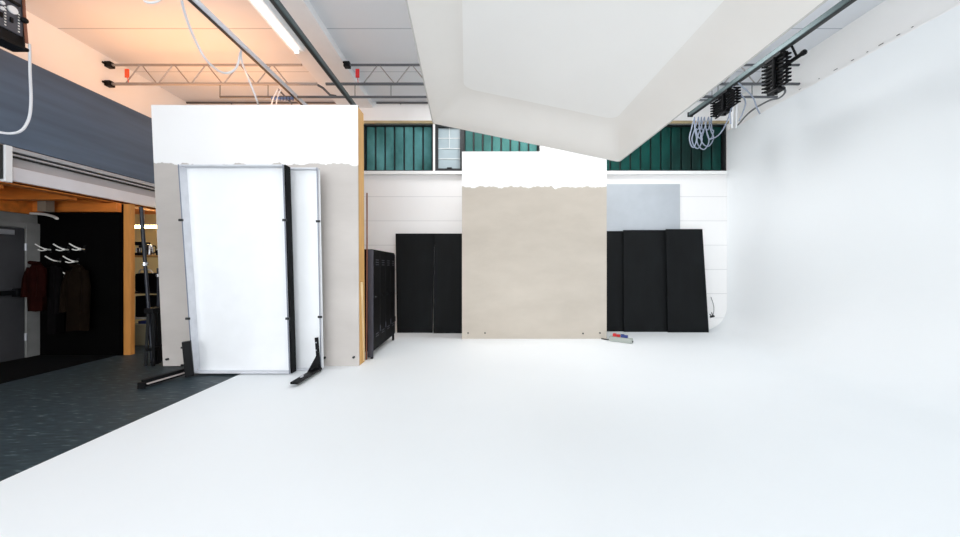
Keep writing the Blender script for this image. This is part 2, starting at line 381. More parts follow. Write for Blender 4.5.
cf = thing('stage_flat', 'tall freestanding plaster wall flat with ragged white top, centre of the back wall', 'studio flat', (1.2, 7.25, 0))
pl_mid = plaster_mat('centre_flat_plaster', (196, 187, 175), EYE+(CY-187)/F*7.2, 9.0)
x0, x1 = (462-CX)/F*7.2, (606.7-CX)/F*7.2; zt = EYE+(CY-151.5)/F*7.2
obj('panel', B(x0, x1, 7.2, 7.225, 0, zt), pl_mid, cf)
obj('timber_frame', mk(lambda b: (box(b, x0+.02, x0+.07, 7.226, 7.33, 0, zt-.02), box(b, x1-.07, x1-.02, 7.226, 7.33, 0, zt-.02), box(b, x0+.071, x1-.071, 7.226, 7.33, .02, .08), box(b, x0+.071, x1-.071, 7.226, 7.33, zt-.1, zt-.03), box(b, x0+.071, x1-.071, 7.226, 7.33, 1.9, 1.96))), pine, cf)
for px, py in ((468, 333), (485, 333), (583, 333.5), (600, 333)):
    p = P(px, py, 7.19); bm = bmesh.new(); rod(bm, (p.x, 7.18, p.z), (p.x, 7.205, p.z), .016); obj('bolt', bm, dark_m, cf)

# ================================================================ FRAMED PANELS
def framed(label, yb, yt, pl, pr, tl, tr, pyt, pyb, depth, name='framed_panel', dark=True):
    zb = EYE+(CY-pyb)/F*yb; zb = max(zb, .005)
    z1 = EYE+(CY-pyt)/F*yt
    bl = Vector(((pl-CX)/F*yb, yb, zb)); br = Vector(((pr-CX)/F*yb, yb, zb))
    ul = Vector(((tl-CX)/F*yt, yt, z1)); ur = Vector(((tr-CX)/F*yt, yt, z1))
    D = Vector((0, depth, 0)); w = .045
    root = thing(name, label, 'framed panel', ((bl+br)/2+D/2)*1)
    root.location.z = zb
    def quad(a, b, c, d, dd, off=Vector((0, 0, 0))):
        bm = bmesh.new(); hexa(bm, [a+off, b+off, b+off+dd, a+off+dd, d+off, c+off, c+off+dd, d+off+dd]); return bm
    X = Vector((w, 0, 0)); up = (ul-bl).normalized()*w; upr = (ur-br).normalized()*w
    # box-profile rails: thin webs the full depth
    tX = Vector((.014, 0, 0)); tu = (ul-bl).normalized()*.014
    obj('post', quad(bl, bl+tX, ul+tX, ul, D), alu, root)
    obj('post', quad(br-tX, br, ur, ur-tX, D*.35), alu, root)
    obj('rail', quad(ul-tu+tX, ur-tu-tX, ur-tX, ul+tX, D), alu, root)
    obj('rail', quad(bl+tX, br-tX, br+tu-tX, bl+tu+tX, D), alu, root)
    # slim front lip
    F1 = Vector((0, -.006, 0)); l = .013; lu = (ul-bl).normalized()*l; lX = Vector((l, 0, 0)); E = Vector((0, .005, 0))
    bm = quad(bl, bl+lX, ul+lX, ul, E, F1); obj('lip', bm, lip_m, root)
    bm = quad(br-lX, br, ur, ur-lX, E, F1); obj('lip', bm, lip_m, root)
    # recessed white board and black side
    Y = Vector((0, 0, 0))+D*.86
    obj('board', quad(bl+tX+tu+Y, br-tX+tu+Y, ur-tX-tu+Y, ul+tX-tu+Y, D*.12), white_pl, root)
    if dark:
        obj('side_board', quad(br+Vector((.001, 0, 0)), br+Vector((.022, 0, 0)), ur+Vector((.022, 0, 0)), ur+Vector((.001, 0, 0)), D+Vector((0, -.02, 0)), Vector((0, .01, 0))), black, root)
    # small black clamps
    for (p, q, f) in ((bl, ul, .27), (bl, ul, .74), (br, ur, .27), (br, ur, .74)):
        c = p.lerp(q, f)+Vector((0, -.012, 0)); bm = bmesh.new(); box(bm, c.x-.03, c.x+.03, c.y-.012, c.y+.005, c.z-.016, c.z+.016, .003)
        rod(bm, (c.x, c.y-.03, c.z), (c.x, c.y, c.z), .007); obj('clamp', bm, dark_m, root)
    return root, bl, br, ul, ur
r2, b2l, b2r, u2l, u2r = framed('narrow strip of white panel in aluminium frame, rear one standing on single right foot', 4.96, 4.82, 222, 321.5, 214, 317.5, 167.5, 370.5, .11, dark=False)
r1, b1l, b1r, u1l, u1r = framed('wide white panel in deep aluminium frame with black right edge, front one of two', 4.78, 4.62, 192.5, 290, 178, 283.5, 164.5, 373.5, .14)
# left foot: square post with long leg on the floor
ft = r1
bm = bmesh.new(); bar(bm, (b1l.x+.03, 4.70, .01), (b1l.x+.0, 4.68, .49), .095, .07, .005); obj('foot_post', bm, black_metal, ft)
fa = Vector((b1l.x-.05, 4.86, .06)); fb = Vector((-4.18+.02, 4.27, .055))
fb = Vector(((143-CX)/F*4.27, 4.27, .05))
bm = bmesh.new(); bar(bm, fa, fb, .09, .06, .004); obj('foot_leg', bm, black_metal, ft)
bm = bmesh.new(); bar(bm, fa+Vector((.052, 0, -.004)), fb+Vector((.052, 0, -.004)), .012, .03); obj('foot_strip', bm, mat('pale_edge_strip', (196, 184, 180), .5), ft)
bm = bmesh.new(); box(bm, fb.x-.04, fb.x+.04, fb.y-.035, fb.y-.005, -.011, .07, .006); obj('foot_cap', bm, black_metal, ft)
for z in (.16, .4):
    bm = bmesh.new(); rod(bm, (b1l.x-.08, 4.69, z), (b1l.x+.02, 4.69, z), .013); obj('clamp_screw', bm, black_metal, ft)
# right foot: drilled steel angle
ft = r2
xr = b2r.x-.01
bm = bmesh.new(); bar(bm, (xr-.0, 4.91, .005), (xr-.03, 4.89, .5), .05, .02, .003); obj('foot_post', bm, black_metal, ft)
fa = Vector((xr, 4.90, .052)); fb = Vector(((294-CX)/F*4.27, 4.27, .052))
bm = bmesh.new(); bar(bm, fa, fb, .03, .098, .003); obj('foot_leg', bm, black_metal, ft)
bm = bmesh.new()
v = [bm.verts.new(p) for p in ((xr-.02, 4.88, .26), (xr-.02, 4.88, .06), (xr-.07, 4.70, .06), (xr+.0, 4.88, .26), (xr+.0, 4.88, .06), (xr-.05, 4.70, .06))]
for f in ((0, 1, 2), (5, 4, 3), (0, 3, 4, 1), (1, 4, 5, 2), (2, 5, 3, 0)): bm.faces.new([v[i] for i in f])
obj('gusset', bm, black_metal, ft)
for i, t in enumerate((.62, .66)):
    c = fa.lerp(fb, t)+Vector((-.01, -.03, .02)); 
    bm = bmesh.new(); ball(bm, c+Vector((.0, .0, .0)), .018); obj('foot_bolt', bm, silver, ft)
for z in (.2, .32, .43):
    bm = bmesh.new(); rod(bm, (xr-.03, 4.88, z), (xr-.03, 4.868, z), .008); obj('foot_bolt', bm, silver, ft)

# ================================================================ LOCKERS
lx = -1.71; ly0, ly1 = 5.6, 7.08; lzb, lz = .12, 1.81
lk = thing('locker_cabinet', 'black four-door steel locker cabinet on short legs beside left flat', 'lockers', (lx-.2, (ly0+ly1)/2, 0))
obj('body', B(lx-.32, lx-.012, ly0, ly1, lzb, lz, .006), locker_m, lk)
obj('corner_edge', mk(lambda b: box(b, lx-.085, lx+.004, ly0-.012, ly0+.004, .03, lz-.01, .004)), locker_edge, lk)
for i in range(4):
    a = ly0+.02+i*(ly1-ly0-.03)/4; b_ = a+(ly1-ly0-.03)/4-.012
    d = obj('door', B(lx-.011, lx+.008, a, b_, lzb+.03, lz-.03, .004), locker_m, lk)
    for z in (1.55, 1.59, 1.63, .34, .38):
        bm = bmesh.new(); box(bm, lx+.008, lx+.014, a+.09, b_-.09, z, z+.014, .003); obj('vent', bm, locker_edge, d)
    bm = bmesh.new(); rod(bm, (lx+.008, a+.05, 1.02), (lx+.03, a+.05, 1.02), .012); obj('lock', bm, chrome if i == 0 else black_metal, d)
    bm = bmesh.new(); rod(bm, (lx+.012, b_-.004, .40), (lx+.012, b_-.004, .5), .009); obj('hinge', bm, locker_edge, d)
for y in (ly0+.03, ly1-.03):
    for x in (lx-.03, lx-.29):
        obj('leg', B(x-.02, x+.02, y-.02, y+.02, 0, lzb, .003), locker_m, lk)
# thin sticks behind the flat
bm = bmesh.new(); rod(bm, P(367, 193, 5.54), (lx-.09, 5.565, 1.83), .012); rod(bm, (lx-.09, 5.565, 1.83), (lx-.10, 5.565, .0), .012)
tag(obj('wooden_pole', bm, copper_m), 'thin brown pole rising between the left flat and the black lockers', 'pole')
# ================================================================ BOARDS ALONG THE BACK WALL
def board(label, px0b, px1b, px0t, px1t, yb, yt, pyt, m, group=None, th=.02, name='black_board', sub=True):
    z1 = EYE+(CY-pyt)/F*yt
    a = (px0b-CX)/F*yb; b = (px1b-CX)/F*yb; c = (px0t-CX)/F*yt; d = (px1t-CX)/F*yt
    bm = bmesh.new(); T = Vector((0, th, 0))
    pts = [Vector((a, yb, 0.002)), Vector((b, yb, 0.002)), Vector((d, yt, z1)), Vector((c, yt, z1))]
    hexa(bm, [pts[0], pts[1], pts[1]+T, pts[0]+T, pts[3], pts[2], pts[2]+T, pts[3]+T])
    bmesh.ops.bevel(bm, geom=bm.edges[:], offset=.002, segments=1, affect='EDGES')
    return tag(obj(name, bm, m), label, 'board', group)
board('black painted board next to the lockers, leaning on the back wall', 397, 432.5, 395.5, 434.5, 7.86, 8.05, 233.5, black_board)
board('black painted board half hidden by the left edge of the centre flat', 433.5, 474, 434.5, 474, 7.80, 7.98, 233.5, black_board)
board('narrow visible strip of black board against the right edge of the centre flat', 585, 632, 585, 632, 8.02, 8.15, 231, black_board)
board('black painted board in the middle of the three right of the centre flat', 624, 672, 623.5, 672, 7.965, 8.09, 230, black_board)
board('black painted board with slanted free edge, rightmost on the back wall', 668, 709, 666, 702.5, 7.90, 8.03, 229, black_board)
board('tall pale grey board standing behind the black boards below the right window', 596, 680.5, 596, 680, 8.165, 8.175, 184, grey_board, name='grey_board')

# ================================================================ POWER STRIP
c = P(623, 341, 6.9)
ps = thing('power_strip', 'white multi-socket power strip with red and blue plugs on white floor', 'power strip', (c.x, 6.95, 0))
Mx = Matrix.Translation((2.91, 6.88, 0)) @ Matrix.Rotation(R(-38), 4, 'Z')
bm = bmesh.new(); box(bm, -.22, .22, -.06, .06, .002, .10, .015, Mx); obj('socket_block', bm, mat('off_white_plastic', (168, 174, 168), .5), ps)
for i, (m_, x) in enumerate(((red_m, -.12), (red_m, -.045), (blue_m, .035), (blue_m, .1))):
    bm = bmesh.new(); box(bm, x-.032, x+.032, -.03, .035, .10, .15+.012*(i % 2 == 0), .008, Mx); obj('plug', bm, m_, ps)
bm = bmesh.new(); box(bm, 0.22, .232, -.02, .02, .02, .055, .002, Mx); obj('switch', bm, black_metal, ps)
bm = bmesh.new(); tube(bm, [Mx @ Vector((-.21, 0, .03)), Mx @ Vector((-.25, .0, .02)), (2.68, 7.10, .012), (2.62, 7.16, .012)], .011); obj('cord', bm, black_metal, ps)
# little clip on the back wall by the cove
bm = bmesh.new(); p = P(712, 317, 7.95); rod(bm, p+Vector((-.04, 0, .0)), p+Vector((.05, .0, .02)), .022); rod(bm, p+Vector((.0, 0, .0)), p+Vector((.02, .1, .05)), .012); rod(bm, p+Vector((.02, 0, .0)), (p.x+.04, 8.02, p.z+.1), .01)
tube(bm, [p+Vector((.04, .02, .02)), (p.x+.10, 8.03, .52), (p.x+.13, 8.10, .66), (p.x+.14, 8.19, .8)], .006)
tag(obj('cable_plug', bm, black_metal), 'small black plug on thin cord beside the rightmost black board', 'plug')

# ================================================================ OVERHEAD CANOPY
YC = 5.8
Abk = P(433, 123.5, YC); Bbk = P(619, 162, YC)
zl, zr = Abk.z, Bbk.z
Afr = Vector((-.585, 1.35, zl)); Bfr = Vector((2.37, 1.35, zr+.02))
cp = thing('overhead_softbox', 'huge tilted white fabric overhead softbox hanging over the white floor', 'softbox', ((Abk+Bbk)/2))
nrm = (Bbk-Abk).cross(Vector((0, -1, 0))).normalized()
if nrm.z < 0: nrm = -nrm
def cpt(u, v, h):  # u 0..1 left-right, v 0..1 back-front
    return (Abk.lerp(Bbk, u)).lerp(Afr.lerp(Bfr, u), v)+nrm*h
# rounded outline
def outline(uo, vo, rad, h, nseg=6):
    out = []
    for (cu, cv, a0) in ((uo+rad, vo+rad*.62, 180), (1-uo-rad, vo+rad*.62, 270), (1-uo-rad, 1-vo-rad*.62, 0), (uo+rad, 1-vo-rad*.62, 90)):
        for k in range(nseg+1):
            a = R(a0+90*k/nseg); out.append(cpt(cu+rad*math.cos(a), cv+rad*.62*math.sin(a), h))
    return out
def loft(rings, cap0=False, cap1=False):
    bm = bmesh.new(); V = [[bm.verts.new(p) for p in r] for r in rings]; n = len(V[0])
    for a, b in zip(V, V[1:]):
        for k in range(n): bm.faces.new((a[k], a[(k+1) % n], b[(k+1) % n], b[k]))
    if cap0: bm.faces.new(V[0])
    if cap1: bm.faces.new(V[-1])
    return bm
def oval(o0, r, h): return outline(o0, o0, r, h)
bm = loft([outline(.0, .0, .02, .0), outline(.0, .0, .02, .05), outline(.02, .01, .02, .30), outline(.10, .08, .02, .46)], cap1=True)
obj('outer_cover', bm, fabric, cp, smooth=True)
# underside: soft-edged rim running into a slightly recessed diffuser
rings = [outline(.0, .0, .02, .0)]
for k in range(1, 13):
    t = k/12; rings.append(outline(.155*t, .215*t, .02+.03*t, .005+.2*(t**2*(3-2*t))))
obj('rim_fabric', loft(rings), fabric, cp, smooth=True)
bm = loft([rings[-1], outline(.158, .218, .05, .2055)], cap1=True)
obj('diffuser', bm, fabric_in, cp, smooth=False)
bm = bmesh.new(); tube(bm, outline(.0, .0, .02, .012)+[outline(.0, .0, .02, .012)[0]], .014, smooth=False); obj('frame_tube', bm, mat('grey_hem', (196, 194, 190), .7), cp)
for u, v in ((.2, .15), (.8, .15), (.2, .85), (.8, .85)):
    p = cpt(u, v, .44); bm = bmesh.new(); rod(bm, p, (p.x, p.y, CEIL-.002), .008)
    box(bm, p.x-.05, p.x+.05, p.y-.05, p.y+.05, CEIL-.02, CEIL-.001); obj('suspension_cable', bm, pipe_m, cp)

# ================================================================ CEILING TRACKS
def track(label, X, H, y0, y1, m, group, w=.075, h=.075, dark_side=1):
    r = thing('ceiling_track', label, 'track', (X, (y0+y1)/2, EYE+H), group)
    obj('profile', B(X-w/2, X+w/2, y0, y1, EYE+H, EYE+H+h, .006), m, r)
    obj('slot', B(X-w/2+.016, X+w/2-.016, y0+.01, y1-.01, EYE+H-.006, EYE+H+.001), dark_m, r)
    obj('end_stop', B(X-w/2-.008, X+w/2+.008, y1, y1+.03, EYE+H-.01, EYE+H+h+.01, .004), black_metal, r)
    for y in (1.0, 2.4):
        if y < y1:
            bm = bmesh.new(); box(bm, X-.03, X+.03, y-.03, y+.03, EYE+H+h, EYE+H+h+.02); rod(bm, (X, y, EYE+H+h), (X, y, CEIL), .008)
            obj('hanger', bm, pipe_m, r)
    return r
g = 'lighting tracks under the ceiling'
track('white-sided lighting track under warm orange-lit part of the ceiling', -3.43, 3.2, .5, 6.9, mat('pale_track', (205, 210, 218), .4, .3), g)
track('green-grey lighting track beside the lit fluorescent tube', -2.45, 3.2, .5, 6.9, track_m, g)
track('grey lighting track on the right carrying black folding hangers', 4.50, 3.2, .5, 7.16, track_m, g, w=.09)

# ================================================================ TRUSS
def truss(label, xa, xb, Y, zt, zb, m, tagm, clamp_left, bot_a, bot_b, group, tdx=.42, cm=None):
    r = thing('ceiling_truss', label, 'truss', ((xa+xb)/2, Y, zb), group)
    bm = bmesh.new(); rod(bm, (xa, Y, zt), (xb, Y, zt), .022); obj('top_chord', bm, cm or m, r)
    bm = bmesh.new(); rod(bm, (bot_a, Y, zb), (bot_b, Y, zb), .026); obj('bottom_chord', bm, cm or m, r)
    step = .62; n = int((xb-xa-.3)/step); x = xa+.35; bm = bmesh.new()
    zz = []
    for i in range(n):
        rod(bm, (x, Y, zb), (x+step*.45, Y, zt), .011, 7); rod(bm, (x+step*.5, Y, zt), (x+step*.97, Y, zb), .011, 7); x += step
    obj('lattice', bm, m, r)
    for z in (zt, zb):
        if z == zb and abs(bot_a-xa) > .1: continue
        bm = bmesh.new(); s = 1 if clamp_left else -1; xx = xa if clamp_left else xb
        box(bm, xx-.005, xx+.11, Y-.05, Y+.05, z-.05, z+.05, .01); rod(bm, (xx+.02, Y-.09, z), (xx+.02, Y+.0, z), .02); obj('wall_clamp', bm, black_metal, r)
    tx = xa+tdx
    bm = bmesh.new(); box(bm, tx-.035, tx+.035, Y-.05, Y-.028, zb+.10, zt-.10, .004); rod(bm, (tx, Y-.03, zb+.1), (tx, Y, zb), .006); obj('tag', bm, tagm, r)
    return r
Yt = 6.43; ztp, zbt = EYE+203/F*Yt, EYE+184/F*Yt
g = 'lattice trusses crossing under the ceiling'
truss('orange-lit lattice truss from left wall to the white beam', XU+.0, bxl, Yt, ztp, zbt, truss_m, orange_m, True, XU+.0, (317-CX)/F*Yt, g)
truss('grey lattice truss from the white beam passing behind the softbox to right wall', bxr, XR+.06, Yt, ztp, zbt, truss_m, red_m, True, (326-CX)/F*Yt, XR+.06, g, .26, pipe_m)
# hung lighting pipe
zp = EYE+171/F*Yt
r = thing('lighting_pipe', 'long dark pipe hung on rods below the lattice trusses', 'pipe', (0, Yt, zp))
bm = bmesh.new(); rod(bm, ((220-CX)/F*Yt, Yt, zp), ((777-CX)/F*Yt, Yt, zp), .022); obj('pipe', bm, pipe_m, r)
for px in (220, 268, 355, 391, 718, 752):
    x = (px-CX)/F*Yt; bm = bmesh.new(); rod(bm, (x, Yt-.0, zp), (x, Yt, zbt-.02), .008); obj('hanger_rod', bm, pipe_m, r)
bm = bmesh.new(); zq = EYE+(CY-102)/F*8.1; rod(bm, (XU+.05, 8.14, zq), (bxl-.0, 8.14, zq), .02); rod(bm, (bxr+.1, 8.14, zq), (bx(560), 8.14, zq), .02)
for px in (230, 300, 400, 500): x = (px-CX)/F*8.14; rod(bm, (x, 8.14, zq), (x, 8.2, zq), .012)
tag(obj('wall_conduit', bm, pipe_m), 'dark horizontal conduit along the top of the back wall', 'conduit')
bm = bmesh.new(); tube(bm, [((317-CX)/F*Yt, Yt+.04, zbt), P(323, 88, 6.6), P(330, 95, 6.7), P(336, 96, 6.8)], .022, smooth=False); tag(obj('conduit_bend', bm, pipe_m), 'short angled pipe dropping from the end of the orange-lit truss', 'pipe')

# fluorescent fixture beside the beam
Xf = -3.23; r = thing('fluorescent_fixture', 'lit linear fluorescent light along the underside of the white beam', 'ceiling light', (Xf, 4, EYE+3.74))
obj('housing', B(Xf-.02, Xf+.20, 3.1, 5.97, EYE+3.79, EYE+HB-.002, .006), white_pl, r)
obj('tube', mk(lambda b: rod(b, (Xf+.09, 3.15, EYE+3.76), (Xf+.09, 5.92, EYE+3.76), .022)), tube_em, r)
for y in (3.12, 5.93): obj('lamp_holder', B(Xf+.05, Xf+.13, y-.015, y+.015, EYE+3.73, EYE+3.79, .003), white_pl, r)

# ================================================================ CABLES LEFT
zt1 = EYE+3.2
bm = bmesh.new(); tube(bm, [P(180, -6, 3.60), P(187, 20, 3.85), P(197, 44, 4.1), P(208, 62, 4.3), P(224, 73, 4.6), P(236, 68, 4.8), P(240.6, 52, 5.02)], .014)
tag(obj('hanging_cable', bm, cable_w), 'white cable sagging in a loop beside the pale track', 'cable')
bm = bmesh.new(); tube(bm, [P(241, 50, 5.02), P(242, 62, 5.05), P(249, 80, 5.25), P(256, 98, 5.35), P(259, 108, 5.5)], .013)
tag(obj('hanging_cable', bm, cable_w), 'thin white cable dropping from pale track down behind left flat', 'cable')
bm = bmesh.new(); tube(bm, [P(140, -6, 3.6), P(146, 2, 3.6), P(156, 2, 3.6), P(166, -5, 3.6)], .012)
tag(obj('hanging_cable', bm, cable_w), 'white cable just dipping in at the top edge over the orange ceiling', 'cable')
# blue clamps with pale legs by the end of the pale track
cl = thing('cable_bundle', 'blue clamps and pale cable ends on the pipe above the left flat', 'cables', P(285, 99, 6.3))
for i in range(7):
    p = P(273+i*3.2, 98.5, 6.36); bm = bmesh.new(); box(bm, p.x-.018, p.x+.018, p.y-.03, p.y+.03, p.z-.03, p.z+.02, .005); obj('clamp', bm, blue_cl, cl)
for a, b_ in ((278, 271), (281, 276)):
    bm = bmesh.new(); tube(bm, [P(a, 89, 6.36), P((a+b_)/2-1, 98, 6.34), P(b_, 106, 6.32)], .012); obj('cable_end', bm, cable_w, cl)
obj('cross_strap', mk(lambda b: bar(b, P(278, 89, 6.37), P(292, 104, 6.37), .03, .015)), pipe_m, cl)

# ================================================================ DIMMER PACK top left
dx = -5.62
r = thing('dimmer_pack', 'black wall-hung control box with pale dials and dangling white cable', 'control box', (dx-.2, 3.8, 4.24))
obj('case', B(dx-.26, dx-.02, 3.35, 4.25, 4.25, 4.93, .012), black_metal, r)
obj('face_plate', B(dx-.02, dx, 3.38, 4.21, 4.36, 4.90, .006), mat('grey_face_plate', (78, 82, 92), .4, .3, var=.15, scale=12), r)
obj('bottom_rail', B(dx-.2, dx+.01, 3.35, 4.265, 4.205, 4.245, .01), black_metal, r)
obj('edge_rail', mk(lambda b: tube(b, [(dx+.012, 4.20, 4.94), (dx+.012, 4.215, 4.6), (dx+.012, 4.235, 4.3)], .014)), copper_m, r)
for y, z, rr in ((4.11, 4.62, .045), (4.02, 4.635, .02), (4.02, 4.57, .02)):
    bm = bmesh.new(); rod(bm, (dx, y, z), (dx+.018, y, z), rr, 16); obj('dial', bm, white_pl, r)
obj('upper_bar', B(dx, dx+.03, 3.38, 4.17, 4.70, 4.73, .005), black_metal, r)
for y in (3.7, 3.86, 4.01, 4.10):
    bm = bmesh.new(); box(bm, dx, dx+.015, y-.012, y+.014, 4.46, 4.52, .003); obj('socket', bm, black_metal, r)
for y in (3.94, 4.05, 4.17):
    for k in range(7):
        bm = bmesh.new(); box(bm, dx, dx+.003, y-.008, y+.008, 4.39+k*.035, 4.405+k*.035); obj('marking', bm, paper_w, r)
bm = bmesh.new(); ball(bm, (dx+.03, 4.2, 4.56), .035); obj('knob', bm, black_metal, r)
obj('mounting_arm', mk(lambda b: (bar(b, (dx-.14, 3.6, 4.9), (dx-.14, 3.6, CEIL), .04), bar(b, (dx-.14, 4.0, 4.9), (dx-.14, 4.0, CEIL), .04))), pipe_m, r)
bm = bmesh.new(); tube(bm, [P(29.5, 44, 4.27), P(30, 70, 4.27), P(31, 100, 4.22), P(29, 118, 4.18), P(22, 130, 4.12), P(10, 133.5, 4.05), P(-8, 131, 4.0)], .014)
obj('power_cable', bm, cable_w, r)

# ================================================================ FOLDING HANGERS right
def pantograph(label, Yc, X, ztop, zlow, length, n, group):
    r = thing('folding_hanger', label, 'folding hanger', (X, Yc, zlow), group)
    obj('carriage', B(X-.06, X+.06, Yc-.14, Yc+.14, ztop-.05, ztop-.002, .006), black_metal, r)
    dz = (ztop-.06-zlow)/n
    for i in range(n):
        z = zlow+dz*(i+.5); bm = bmesh.new(); h = dz*.42
        bar(bm, (X-.035, Yc-length/2, z-h), (X-.035, Yc+length/2, z+h), .02, dz*.55)
        bar(bm, (X+.035, Yc-length/2, z+h), (X+.035, Yc+length/2, z-h), .02, dz*.55)
        rod(bm, (X-.06, Yc, z), (X+.06, Yc, z), .016)
        rod(bm, (X-.06, Yc-length/2, z+h), (X+.06, Yc-length/2, z+h), .014); rod(bm, (X-.06, Yc+length/2, z+h), (X+.06, Yc+length/2, z+h), .014)
        obj('scissor_link', bm, black, r)
    bm = bmesh.new(); box(bm, X-.06, X+.06, Yc-.1, Yc+.1, zlow-.04, zlow, .01); rod(bm, (X, Yc, zlow-.07), (X, Yc, zlow-.03), .022); obj('spigot', bm, black_metal, r)
    for s in (-1, 1):
        bm = bmesh.new(); rod(bm, (X-.02+s*.05, Yc+.05*s, zlow), (X-.02+s*.05, Yc+.05*s, ztop-.05), .022, 10); obj('spring', bm, black, r)
    return r
g = 'folded black scissor hangers under the right track'
zr_ = EYE+3.2
pantograph('black folded scissor hanger near far end of right track, next to the coiled cables', 6.2, 4.52, zr_, 4.35, .58, 6, g)
pantograph('large black folded scissor hanger in the middle of right track', 5.14, 4.52, zr_, 4.19, .36, 8, g)
bm = bmesh.new(); rod(bm, (4.64, 4.84, 4.56), (4.64, 5.45, 4.54), .028); rod(bm, (4.64, 4.81, 4.56), (4.64, 4.85, 4.56), .038); ball(bm, (4.64, 4.83, 4.56), .036)
rod(bm, (4.64, 4.93, 4.56), (4.53, 4.90, zr_+.01), .014)
bl_ = obj('lamp_spigot_arm', bm, black_metal); tag(bl_, 'black tubular arm with round end jutting towards the camera under right track', 'lamp arm')
# coiled white cables at the end of the right track
cb_m = mat('pale_blue_cable', (150, 160, 178), .5, var=.1)
cc = thing('coiled_cable', 'coils of pale cable hanging at the far end of the right track', 'cable', P(703, 148, 6.95))
for i, (px, wd, bot) in enumerate(((693, 3.5, 147), (697, 5, 148), (703, 6, 149), (707, 6.5, 146), (700, 4, 138), (710, 3.5, 139))):
    Y = 6.95+.03*i; top = 117; bm = bmesh.new(); pts = [P(px+1.5, top, Y), P(px-wd*.45, top+12, Y), P(px-wd, bot-9, Y), P(px-wd*.5, bot-1.5, Y), P(px+wd*.3, bot, Y), P(px+wd, bot-8, Y), P(px+wd*.5, top+12, Y), P(px+1.5, top, Y+.01)]
    tube(bm, pts, .011); obj('cable_loop', bm, cb_m, cc)
bm = bmesh.new(); tube(bm, [P(709, 139, 7.0), P(716, 137, 7.0), P(722, 131, 6.9), P(728, 119, 6.8), P(731, 108, 6.7)], .012); obj('cable_tail', bm, cb_m, cc)
# dropping cables along the right track
for i, (a, pts) in enumerate(((0, [(736, 88), (734, 100), (730, 113), (731, 124)]), (1, [(744, 84), (745, 100), (743, 112), (739, 121)]), (2, [(752, 80), (752, 96), (757, 108), (760, 114)]))):
    bm = bmesh.new(); Y0 = 6.1-.12*i; tube(bm, [(4.5, Y0, zr_-.004)]+[P(x, y, Y0) for x, y in pts[1:]], .011)
    L_ = ('pale cable dropping just right of the far scissor hanger', 'curved pale cable hanging between the two scissor hangers', 'thin pale cable hanging by left side of the large scissor hanger')[i]
    tag(obj('dangling_cable', bm, cb_m), L_, 'cable')
bm = bmesh.new()
tube(bm, [P(782, 84, 5.0), P(785, 92, 5.15), P(779, 98, 5.4), P(768, 101, 5.7), P(750, 112, 6.3), P(738, 125, 6.9)], .014)
tag(obj('dangling_cable', bm, pipe_m), 'dark thick cable swooping from large scissor hanger down to the wall top', 'cable')
bm = bmesh.new()
for px in (733, 737): rod(bm, P(px, 96, 7.3), P(px-1, 128, 7.3), .02)
rod(bm, P(733, 96, 7.3), P(737, 96, 7.3), .02)
tag(obj('cable_trunking', bm, white_pl), 'white upright conduit pair above the corner of the curved white wall', 'conduit')
# double short pipe near window head
bm = bmesh.new(); rod(bm, P(694, 100, 6.6), P(722, 100, 6.6), .014); rod(bm, P(697, 96, 6.6), P(722, 96, 6.6), .014); rod(bm, P(712, 100, 6.6), P(712, 92, 6.6), .008); rod(bm, P(712, 92, 6.6), (P(712, 92, 6.6).x, 6.6, CEIL), .008)
tag(obj('short_pipes', bm, pipe_m), 'pair of short thin pipes above the far end of right track', 'pipe')

# ================================================================ LIGHT STANDS by the left flat
def stand(label, xb, Y, pxt, pyt, rr, group, tall=True):
    r = thing('light_stand', label, 'light stand', (xb, Y, -.012), group)
    for i, (dx_, dy_) in enumerate(((-.05, -.04), (.05, -.04), (0, .06))):
        bm = bmesh.new(); bar(bm, (xb+dx_*1.2, Y+dy_*1.2, -.01), (xb+dx_*.7, Y+dy_*.7, .86), .035, .035, .003); ball(bm, (xb+dx_*1.2, Y+dy_*1.2, .012), .022); obj('leg', bm, black_metal, r)
    bm = bmesh.new(); box(bm, xb-.07, xb+.07, Y-.07, Y+.07, .80, .88, .012); obj('collar', bm, black_metal, r)
    bm = bmesh.new(); box(bm, xb-.06, xb+.06, Y-.06, Y+.06, .22, .27, .012); obj('collar', bm, black_metal, r)
    t = P(pxt, pyt, Y) if tall else Vector((xb, Y, 1.5))
    bm = bmesh.new(); rod(bm, (xb, Y, .05), (t.x, t.y, t.z), rr); obj('pole', bm, mat('dark_blue_pole', (16, 22, 34), .4, .2), r)
    bm = bmesh.new(); q = Vector((xb, Y, .05)).lerp(t, .62 if tall else .9); rod(bm, q, q+Vector((0, 0, .05)), rr*1.5); rod(bm, q+Vector((0, 0, .02)), q+Vector((.07, -.03, .02)), .01); obj('clamp_knob', bm, chrome, r)
    return r
stand('tall folded black light stand with upright pole beside left flat', (152.5-CX)/F*5.28, 5.28, 141, 207, .024, 'folded stands')
stand('shorter folded black light stand squeezed against the left edge of left flat', (158.5-CX)/F*5.46, 5.46, 152, 205, .022, 'folded stands', False)

# ================================================================ INSIDE THE BACK ROOM
# tube lamp near the door
r = thing('strip_lamp', 'dim white strip lamp under timber ceiling by the grey door', 'lamp', (-7.1, 5.5, 2.36))
bm = bmesh.new(); tube(bm, [P(31, 213.5, 5.7), P(42, 214, 5.65), P(52, 216, 5.6), P(57, 218.5, 5.55)], .022); obj('tube', bm, mat('off_tube', (205, 205, 200), .4), r)
bm = bmesh.new(); p = P(46, 213, 5.63); box(bm, p.x-.07, p.x+.07, 5.57, 5.69, p.z+.02, 2.785, .005); obj('mount', bm, mat('grey_mount', (128, 118, 104), .5), r)
